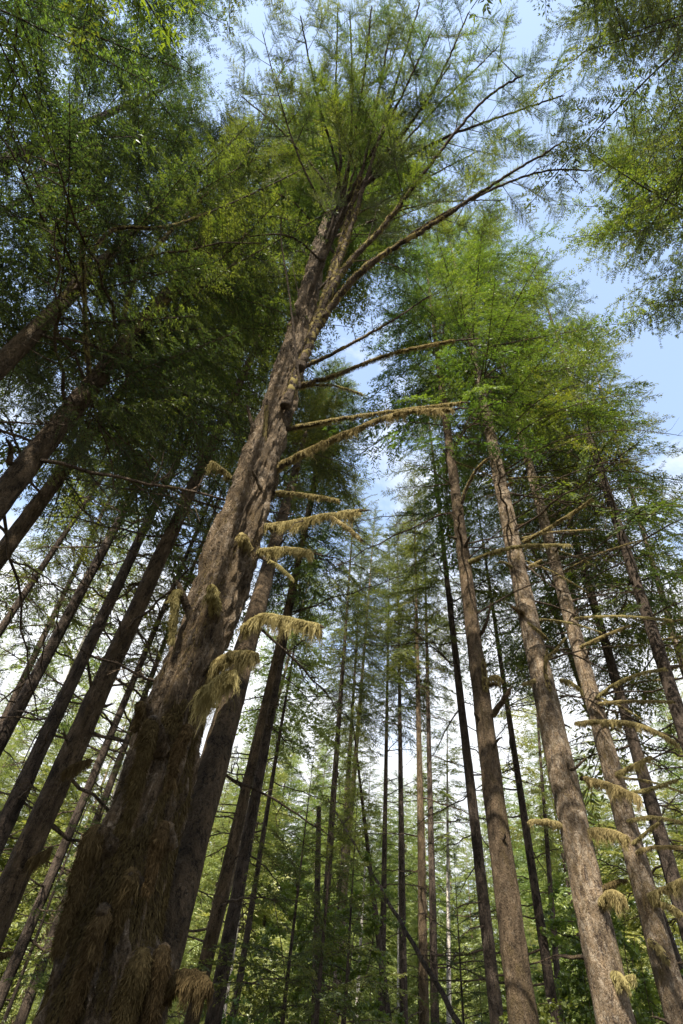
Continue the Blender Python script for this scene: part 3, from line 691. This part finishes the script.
# the right hand trees' bearded branches
S_ = [
    (r3, [(574, 724), (605, 721), (640, 725), (683, 745)], -.1, -1.4, .04, .014, (.05, .20, 420, .05, .95)),
    (r3, [(580, 778), (605, 783), (640, 797)], -.1, -1.2, .045, .018, (.10, .34, 520, .2, 1)),
    (r4, [(622, 795), (650, 789), (682, 778)], -.1, -1.2, .04, .014, (.03, .10, 260, .1, .9)),
    (r4, [(614, 775), (632, 766), (651, 756)], -.1, -1.0, .035, .014, (.08, .26, 460, .1, 1)),
    (r4, [(594, 700), (615, 684), (642, 673), (675, 667)], -.1, -1.3, .035, .01, (.03, .14, 360, .05, .9)),
    (r4, [(594, 704), (630, 701), (683, 702)], -.1, -1.4, .035, .012, (.02, .08, 260, .05, .9)),
    (r4, [(578, 648), (603, 636), (630, 625)], -.1, -1.2, .03, .012, (.03, .12, 360, .05, 1)),
    (r4, [(574, 618), (620, 616), (683, 621)], -.1, -1.5, .03, .01, (.02, .07, 260, .05, .9)),
    (r3, [(522, 543), (548, 528), (575, 511), (601, 492)], -.1, -1.6, .05, .014, (.03, .14, 360, .05, .9)),
    (r1, [(468, 562), (500, 550), (530, 545), (576, 545)], -.1, -1.4, .045, .014, (.04, .16, 420, .05, .95)),
    (r1, [(460, 507), (468, 485), (478, 468), (490, 457)], 0, -1.0, .055, .03, (.02, .08, 260, .1, .9)),
    (r1, [(490, 718), (502, 702), (512, 686)], -.05, -.5, .075, .045, None),
    (r1, [(482, 725), (477, 717), (474, 712)], -.05, -.3, .05, .03, None),
    (r1, [(486, 690), (484, 672), (484, 658)], -.15, -.4, .05, .03, (.05, .2, 400, .1, 1)),
    (r1, [(480, 636), (487, 622), (491, 602)], -.1, -.5, .05, .025, None),
    (r1, [(488, 680), (496, 676), (502, 680)], -.1, -.5, .03, .014, (.08, .25, 420, .1, 1)),
    (r3, [(562, 826), (545, 821), (528, 822)], -.1, -.7, .05, .025, (.04, .16, 360, .1, 1)),
    (r3, [(588, 831), (606, 830), (628, 837)], -.1, -.9, .045, .02, (.12, .30, 520, .1, 1)),
    (r3, [(600, 905), (610, 893), (624, 896)], -.2, -.7, .06, .03, (.1, .28, 700, .1, 1)),
    (r3, [(566, 760), (572, 770), (588, 757)], -.1, -.6, .04, .02, None),
    (r3, [(548, 640), (540, 632), (528, 622)], -.1, -.6, .03, .012, (.03, .1, 260, .1, 1)),
    (r3, [(536, 680), (530, 682), (522, 684)], -.1, -.5, .035, .015, (.03, .12, 260, .1, 1)),
    (r3, [(550, 690), (545, 670), (547, 650)], -.3, -.6, .035, .02, (.03, .12, 260, .1, 1)),
    (r3, [(560, 680), (570, 682), (582, 690)], -.1, -.6, .035, .015, (.06, .2, 360, .1, 1)),
    (r3, [(605, 980), (616, 975), (628, 985)], -.1, -.5, .07, .03, (.08, .25, 600, .1, 1)),
    (r4, [(630, 846), (645, 834), (659, 822)], -.1, -.9, .035, .012, (.02, .08, 260, .1, 1)),
    (r4, [(634, 853), (655, 847), (683, 847)], -.1, -1.1, .035, .012, (.02, .10, 260, .1, 1)),
    (r4, [(646, 897), (664, 888), (682, 879)], -.1, -1.0, .04, .016, (.08, .28, 460, .1, 1)),
    (r4, [(650, 902), (668, 905), (683, 914)], -.1, -.9, .035, .014, (.06, .2, 360, .1, 1)),
    (r4, [(624, 822), (650, 817), (683, 822)], -.1, -1.2, .035, .012, (.02, .08, 260, .1, 1)),
    (r4, [(648, 940), (662, 950), (668, 962)], -.2, -.5, .06, .03, (.06, .22, 500, .1, 1)),
]
for t, pts, b in [(r3, [(505, 470), (560, 440), (625, 430), (683, 436)], -1.5), (r3, [(512, 505), (560, 478), (620, 458), (680, 452)], -1.2),
        (r4, [(545, 520), (590, 495), (640, 488), (683, 500)], -1.0), (r3, [(498, 440), (540, 400), (590, 380)], -1.6), (r3, [(496, 432), (470, 405), (440, 380)], -1.2),
        (r4, [(530, 470), (585, 438), (650, 425)], .6), (r1, [(458, 490), (430, 470), (405, 462)], -.8), (r1, [(452, 450), (475, 410), (500, 380)], -1.4),
        (r4, [(556, 570), (600, 555), (650, 560)], -.9), (r7, [(640, 598), (610, 585), (575, 590)], -.8), (r0, [(440, 500), (415, 475), (395, 455)], -.5), (r4, [(600, 720), (640, 742), (683, 752)], -.8), (r7, [(655, 640), (683, 655)], -.4), (r6, [(620, 690), (600, 676), (575, 672)], -.6), (r4, [(560, 560), (535, 548), (505, 545)], -.8), (r3, [(520, 560), (560, 590), (610, 596)], -1.3), (r2, [(505, 680), (480, 668), (455, 672)], -.6), (r2, [(510, 705), (545, 690), (570, 693)], -.6),
        (r3, [(500, 455), (530, 425), (585, 402), (650, 392)], -2.2)]:
    S_.append((t, pts, 0, b, .028, .006, 7))
for k, (t, pts, a, b, ra, rb, mo) in enumerate(S_):
    side(t, pts, t.D + a, t.D + b, ra * .85, rb * .85, 150 + k, None if mo == 7 else mo, 9 if mo == 7 else 1 if mo else 0, name='branch' if mo else 'branch_stub', mat=M_TWIG if mo else M_BARK_MOSS)

rng = np.random.default_rng(77)
for t, cnt in ((r1, 9), (r3, 12), (r4, 12), (m2, 8), (l6, 9), (l1, 5), (l2, 6)):
    for k in range(cnt):
        z = rng.uniform(1.5, 15); az = rng.uniform(0, 6.28); d = np.array([math.cos(az), math.sin(az), rng.uniform(-.1, .6)])
        o = t.axis(z) + np.array([d[0], d[1], 0]) * t.rad(z) * .7; l = rng.uniform(.18, .55)
        world_branch(t, np.stack([o, o + d * l * .5, o + d * l + np.array([0, 0, rng.uniform(-.12, .12)])]), rng.uniform(.022, .055), .012,
                     (.02, rng.uniform(.05, .2), 300, .05, 1) if rng.random() < .6 else None, 400 + k + cnt * 20, M_TWIG, 'branch_stub', 0, mossmat=M_MOSS if rng.random() < .5 else M_MOSS_D)
for t, cnt in ((r3, 9), (r4, 10), (r7, 7), (r6, 7), (r2, 8), (r1, 5), (l6, 8), (m3, 5), (m4, 5)):
    for k in range(cnt):
        z = rng.uniform(7, 19); az = rng.uniform(-1.1, .7) if t not in (l6, m3, m4) else rng.uniform(0, 6.28); l = rng.uniform(1.8, 3.8)
        d = np.array([math.cos(az), math.sin(az), rng.uniform(-.05, .3)]); o = t.axis(z) + np.array([d[0], d[1], 0]) * t.rad(z) * .7
        world_branch(t, np.stack([o, o + d * l * .33, o + d * l * .66 + [0, 0, -.06 * l], o + d * l + [0, 0, -.16 * l]]), rng.uniform(.017, .028), .006,
                     (.01, rng.uniform(.03, .10), 110, .05, .8) if rng.random() < .35 else None, 700 + k + cnt * 31, M_TWIG, 'branch', 9)
# ------------------------------------------------------------------ trees standing outside the frame that reach in, and unseen ones added for shade
def out_tree(label, x, y, diam, H, cb, cs, kind='near', seed=0, az=0, leaf=None):
    rng = np.random.default_rng(seed); root = thing('conifer_tree', (x, y, 0), label, 'tree', 'forest conifers')
    zs = np.linspace(-.15, H, 12); rr = diam / 2 * np.maximum(.03, (1 - zs.clip(0) / (H * 1.01)) ** .85)
    link('trunk', trunk_mesh(np.stack([0 * zs, 0 * zs, zs], 1), rr, M_BARK_DARK, 14, .4, 0, seed, .3, .06), root)
    c = link('crown', crown((kind, seed % 4)), root); c.location = (0, 0, H * cb)
    hc = {'near': 20, 'mid': 18, 'sparse': 18}[kind]; c.scale = (cs, cs, H * (1 - cb) * 1.01 / hc); c.rotation_euler = (0, 0, az)
    if leaf: c.material_slots[0].link = 'OBJECT'; c.material_slots[0].material = leaf
    return root
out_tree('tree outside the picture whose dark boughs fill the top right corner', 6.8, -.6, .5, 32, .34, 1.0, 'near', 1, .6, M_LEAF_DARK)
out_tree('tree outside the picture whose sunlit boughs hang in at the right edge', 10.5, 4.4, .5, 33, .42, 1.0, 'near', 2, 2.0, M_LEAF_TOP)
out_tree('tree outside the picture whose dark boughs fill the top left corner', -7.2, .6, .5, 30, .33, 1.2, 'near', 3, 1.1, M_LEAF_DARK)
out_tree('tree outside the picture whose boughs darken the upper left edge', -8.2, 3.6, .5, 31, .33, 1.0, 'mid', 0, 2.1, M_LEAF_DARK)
out_tree('tree outside the picture left of the edge, added to shade the slanting left trunks', -12, 6.5, .5, 30, .30, 1.1, 'sparse', 1, .3)  # added outside the frame to throw shade on the left trunks
out_tree('unseen tree added behind the viewer, dappling the right trunks with shade', 2.4, -2.2, .4, 25, .48, .85, 'mid', 0, 1.4)  # unseen, put in only for dappled shade on the right trunks
out_tree('shorter unseen tree added to shade the foot of the huge tree', -4.9, -2.5, .4, 13.5, .30, 1.1, 'near', 2, .9)  # unseen shade caster, height chosen so only the trunk foot darkens
out_tree('thin-crowned unseen tree added to dapple the huge tree with shade', -3.9, -1.2, .3, 23, .45, .9, 'sparse', 1, .4)  # unseen sparse crown, put in to break up sun on the trunk

# ------------------------------------------------------------------ background stand
rng = np.random.default_rng(21)
BG_LABEL = 'sunlit conifer of the bright far stand behind all the trunks'
def copy_tree(src, loc, rz, s):
    r = src.copy(); COL.objects.link(r); r.location = loc; r.rotation_euler = (0, 0, rz); r.scale = (s, s, s)
    for ch in src.children:
        c = ch.copy(); COL.objects.link(c); c.parent = r
    return r
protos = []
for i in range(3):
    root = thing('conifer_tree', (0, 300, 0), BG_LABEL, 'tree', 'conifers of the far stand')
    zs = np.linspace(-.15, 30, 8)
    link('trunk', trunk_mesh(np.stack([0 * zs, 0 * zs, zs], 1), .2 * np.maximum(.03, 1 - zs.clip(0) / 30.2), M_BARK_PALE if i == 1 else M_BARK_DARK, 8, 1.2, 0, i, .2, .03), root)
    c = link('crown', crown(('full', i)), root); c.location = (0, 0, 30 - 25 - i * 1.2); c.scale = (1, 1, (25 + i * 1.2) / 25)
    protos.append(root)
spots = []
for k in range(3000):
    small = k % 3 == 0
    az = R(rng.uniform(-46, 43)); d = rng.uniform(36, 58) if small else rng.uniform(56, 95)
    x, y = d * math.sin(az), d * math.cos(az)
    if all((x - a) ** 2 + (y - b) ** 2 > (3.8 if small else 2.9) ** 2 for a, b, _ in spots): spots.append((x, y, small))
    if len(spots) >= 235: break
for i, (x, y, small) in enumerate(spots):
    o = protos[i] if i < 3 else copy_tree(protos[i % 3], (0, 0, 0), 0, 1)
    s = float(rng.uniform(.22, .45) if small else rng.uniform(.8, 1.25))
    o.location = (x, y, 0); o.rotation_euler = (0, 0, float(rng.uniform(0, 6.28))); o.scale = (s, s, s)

# young conifers under the trees
Y_ = [((285, 1000), 16, 9.0, 'drooping young conifer in shade below the middle trunks, leftmost of three'),
      ((318, 1000), 14, 8.0, 'drooping young conifer in shade below the middle trunks, between two others'),
      ((345, 1010), 19, 9.5, 'young conifer at the foot of the brown middle trunk'),
      ((60, 1000), 15, 8.5, 'shaded young conifer low between the left trunks and the huge tree'),
      ((20, 980), 20, 10.0, 'shaded young conifer low in the left bottom corner'),
      ((462, 1000), 24, 9.0, 'young conifer low behind the dark slender right trunk')]
for k, (p, d, h, lab) in enumerate(Y_):
    b = at(p[0], p[1], d); b[2] = 0
    root = thing('young_conifer', tuple(b), lab, 'tree', 'young conifers')
    zs = np.linspace(-.1, h, 8)
    link('trunk', trunk_mesh(np.stack([0 * zs, 0 * zs, zs], 1), .07 * np.maximum(.05, 1 - zs.clip(0) / h), M_BARK_DARK, 8, .5, 0, k, .2, .05), root)
    c = link('crown', crown(('young', k % 3)), root); c.location = (0, 0, .6); c.scale = (h / 8.5, h / 8.5, (h - .6) / 7); c.rotation_euler = (0, 0, k * 1.3)

# broadleaf shrubs
def shrub_mesh(seed, H, W, n, leaf):
    rng = np.random.default_rng(seed); mb = MB()
    for s in range(7):
        az = rng.uniform(0, 6.28); tilt = rng.uniform(.05, .45); l = H * rng.uniform(.7, 1.0)
        q = np.linspace(0, 1, 8)
        st = np.stack([np.cos(az) * q * l * math.sin(tilt) * W / H * 2, np.sin(az) * q * l * math.sin(tilt) * W / H * 2, q * l * math.cos(tilt)], 1)
        st[1:] += rng.normal(0, .04 * H / 5, (7, 3)); mb.tube(st, .03 * (1 - q * .85), 5, 1)
        for b in range(16):
            u = rng.uniform(.25, 1); p = np.array([np.interp(u, q, st[:, k]) for k in range(3)])
            d = unit(rng.normal(0, 1, 3) * np.array([1, 1, .45])); bl = rng.uniform(.3, 1.0) * W * .5
            e = p + d * bl + np.array([0, 0, -.05 * bl]); mb.tube(np.stack([p, (p + e) / 2 + [0, 0, .04], e]), [.009, .006, .002], 3, 1)
            m = n // (7 * 16); f = rng.uniform(.25, 1.05, m)
            base = p + (e - p) * f[:, None] + rng.normal(0, .05, (m, 3))
            dd = d + rng.normal(0, .7, (m, 3)); dd[:, 2] -= .25
            ln = leaf * rng.uniform(.6, 1.3, m)
            mb.quads(sprigs(rng, base, dd, np.array([0, 0, 1.0]), ln, .75), 0, np.clip(.5 + rng.normal(0, .2, m), 0, 1))
    return mb.mesh('leaves', [M_BROAD, M_TWIG])
SH = [shrub_mesh(31, 4.5, 2.4, 9000, .10), shrub_mesh(32, 6.5, 2.6, 12000, .10)]
for k, (p, d, s, j, lab) in enumerate([((325, 1000), 27, 1.5, 1, 'tall bright green leafy sapling rising left of the middle trunks'),
        ((560, 1010), 17, .95, 0, 'leafy green bush between the mossy and pale trunks at the bottom'),
        ((640, 1010), 19, 1.1, 0, 'leafy green bush behind the two pale trunks at the bottom'),
        ((600, 1000), 23, 1.25, 1, 'taller leafy bush standing back between the two pale trunks'),
        ((455, 1020), 18, .8, 0, 'small bright bush at the foot of the dark slender right trunk'),
        ((230, 1010), 20, .9, 0, 'leafy bush low behind the close trunk pair'),
        ((390, 1010), 28, 1.1, 0, 'leafy bush at the foot of the slim middle row')]):
    b = at(p[0], p[1], d); b[2] = 0
    root = thing('leafy_shrub', tuple(b), lab, 'shrub', 'broadleaf undergrowth')
    o = link('foliage', SH[j], root); o.scale = (s, s, s); o.rotation_euler = (0, 0, k * 1.7)

# leaning dead trunk crossing the middle stand
a = at(336, 812, 30); b = at(458, 1021, 22); dirv = (b - a) / (b - a)[2]
b2 = b - dirv * b[2]; b2[2] = 0; a2 = a + (a - b) * .12
root = thing('leaning_dead_trunk', tuple(b2), 'thin dead trunk leaning diagonally across the slim middle trunks', 'dead tree')
mb = MB(); q = np.linspace(0, 1, 30); mb.tube((b2[None] * (1 - q[:, None]) + a2[None] * q[:, None]) - b2 + np.random.default_rng(2).normal(0, .02, (30, 3)), .10 - .06 * q, 8)
link('trunk', mb.mesh('trunk', [M_BARK_DARK]), root)
for k in range(8):
    o = link('branch', DEAD[k % 8], root); f = .2 + .09 * k; o.location = tuple((a2 - b2) * f); o.rotation_euler = (0, -.3, k * 2.1); o.scale = (.5, .5, .5)

# ------------------------------------------------------------------ forest floor
m, nt, out = nodes('forest_floor')
tc = nt.nodes.new('ShaderNodeTexCoord')
f = noise_tex(nt, tc.outputs['Object'], 1.3, 8, .7)
f2 = noise_tex(nt, tc.outputs['Object'], 9, 6, .7)
c1 = ramp(nt, f, [(.35, (.05, .035, .02)), (.5, (.07, .06, .025)), (.65, (.06, .085, .025))])
c2 = mix(nt, f2, c1, (.10, .08, .045))
bs = nt.nodes.new('ShaderNodeBsdfPrincipled'); bs.inputs['Roughness'].default_value = .95
nt.links.new(c2, bs.inputs['Base Color'])
bp = nt.nodes.new('ShaderNodeBump'); bp.inputs['Strength'].default_value = 1; bp.inputs['Distance'].default_value = .1
nt.links.new(f2, bp.inputs['Height']); nt.links.new(bp.outputs[0], bs.inputs['Normal']); nt.links.new(bs.outputs[0], out.inputs[0])
G = 161; xs = np.sign(np.linspace(-1, 1, G)) * np.abs(np.linspace(-1, 1, G)) ** 2.2 * 700
gx, gy = np.meshgrid(xs, xs, indexing='ij')
gz = np.array([[.25 * noise.noise((x * .35, y * .35, 0)) - .12 + min(10, max(0, math.hypot(x, y) - 90) * .03) for y in xs] for x in xs])
idx = np.arange(G * G).reshape(G, G)
fq = np.stack([idx[:-1, :-1], idx[1:, :-1], idx[1:, 1:], idx[:-1, 1:]], -1).reshape(-1, 4)
mb = MB(); mb.add(np.stack([gx, gy, gz], -1).reshape(-1, 3), fq)
g = link('ground', mb.mesh('ground', [m])); g['kind'] = 'structure'; g['label'] = 'forest floor of needles, soil and moss'; g['category'] = 'ground'

# ------------------------------------------------------------------ light
SUN_AZ = np.array([-.36, -.93]); SUN_AZ = SUN_AZ / np.linalg.norm(SUN_AZ); SUN_EL = R(47)
sd = Vector((SUN_AZ[0] * math.cos(SUN_EL), SUN_AZ[1] * math.cos(SUN_EL), math.sin(SUN_EL)))
sun_d = bpy.data.lights.new('sun', 'SUN'); sun_d.energy = 5.0; sun_d.angle = R(.5); sun_d.color = (1, .90, .74)
sun = bpy.data.objects.new('sun', sun_d); COL.objects.link(sun); sun.rotation_euler = sd.to_track_quat('Z', 'Y').to_euler()
w = bpy.data.worlds.new('World'); scene.world = w; w.use_nodes = True
nt = w.node_tree; nt.nodes.clear()
out = nt.nodes.new('ShaderNodeOutputWorld'); bg = nt.nodes.new('ShaderNodeBackground'); bg.inputs['Strength'].default_value = .15
sky = nt.nodes.new('ShaderNodeTexSky'); sky.sky_type = 'NISHITA'; sky.sun_disc = False
sky.sun_elevation = SUN_EL; sky.sun_rotation = math.atan2(sd.x, sd.y)
sky.air_density = 1.0; sky.dust_density = 1.2
tc = nt.nodes.new('ShaderNodeTexCoord'); sep = nt.nodes.new('ShaderNodeSeparateXYZ')
nt.links.new(tc.outputs['Generated'], sep.inputs[0])
n1 = noise_tex(nt, mapping(nt, tc.outputs['Generated'], (1, 1, 1.6)), 3.2, 6, .62, .3)
el = nt.nodes.new('ShaderNodeMapRange'); el.inputs[1].default_value = .45; el.inputs[2].default_value = .95; el.inputs[3].default_value = .30; el.inputs[4].default_value = -.16
nt.links.new(sep.outputs[2], el.inputs[0])
ad = nt.nodes.new('ShaderNodeMath'); ad.operation = 'ADD'; nt.links.new(n1, ad.inputs[0]); nt.links.new(el.outputs[0], ad.inputs[1])
cm = ramp(nt, ad.outputs[0], [(.50, (0, 0, 0)), (.72, (1, 1, 1))])
veil = mix(nt, .26, sky.outputs[0], (2.9, 3.5, 4.4))
colr = mix(nt, cm, veil, (3.3, 3.4, 3.55))
nt.links.new(colr, bg.inputs['Color']); nt.links.new(bg.outputs[0], out.inputs[0])

scene.view_settings.view_transform = 'Standard'; scene.view_settings.look = 'None'
scene.view_settings.exposure = 1.45; scene.view_settings.gamma = 1; scene.view_settings.use_curve_mapping = False
scene.render.engine = 'CYCLES'
scene.cycles.max_bounces = 6; scene.cycles.diffuse_bounces = 3; scene.cycles.transmission_bounces = 3
scene.cycles.transparent_max_bounces = 4; scene.cycles.use_denoising = True
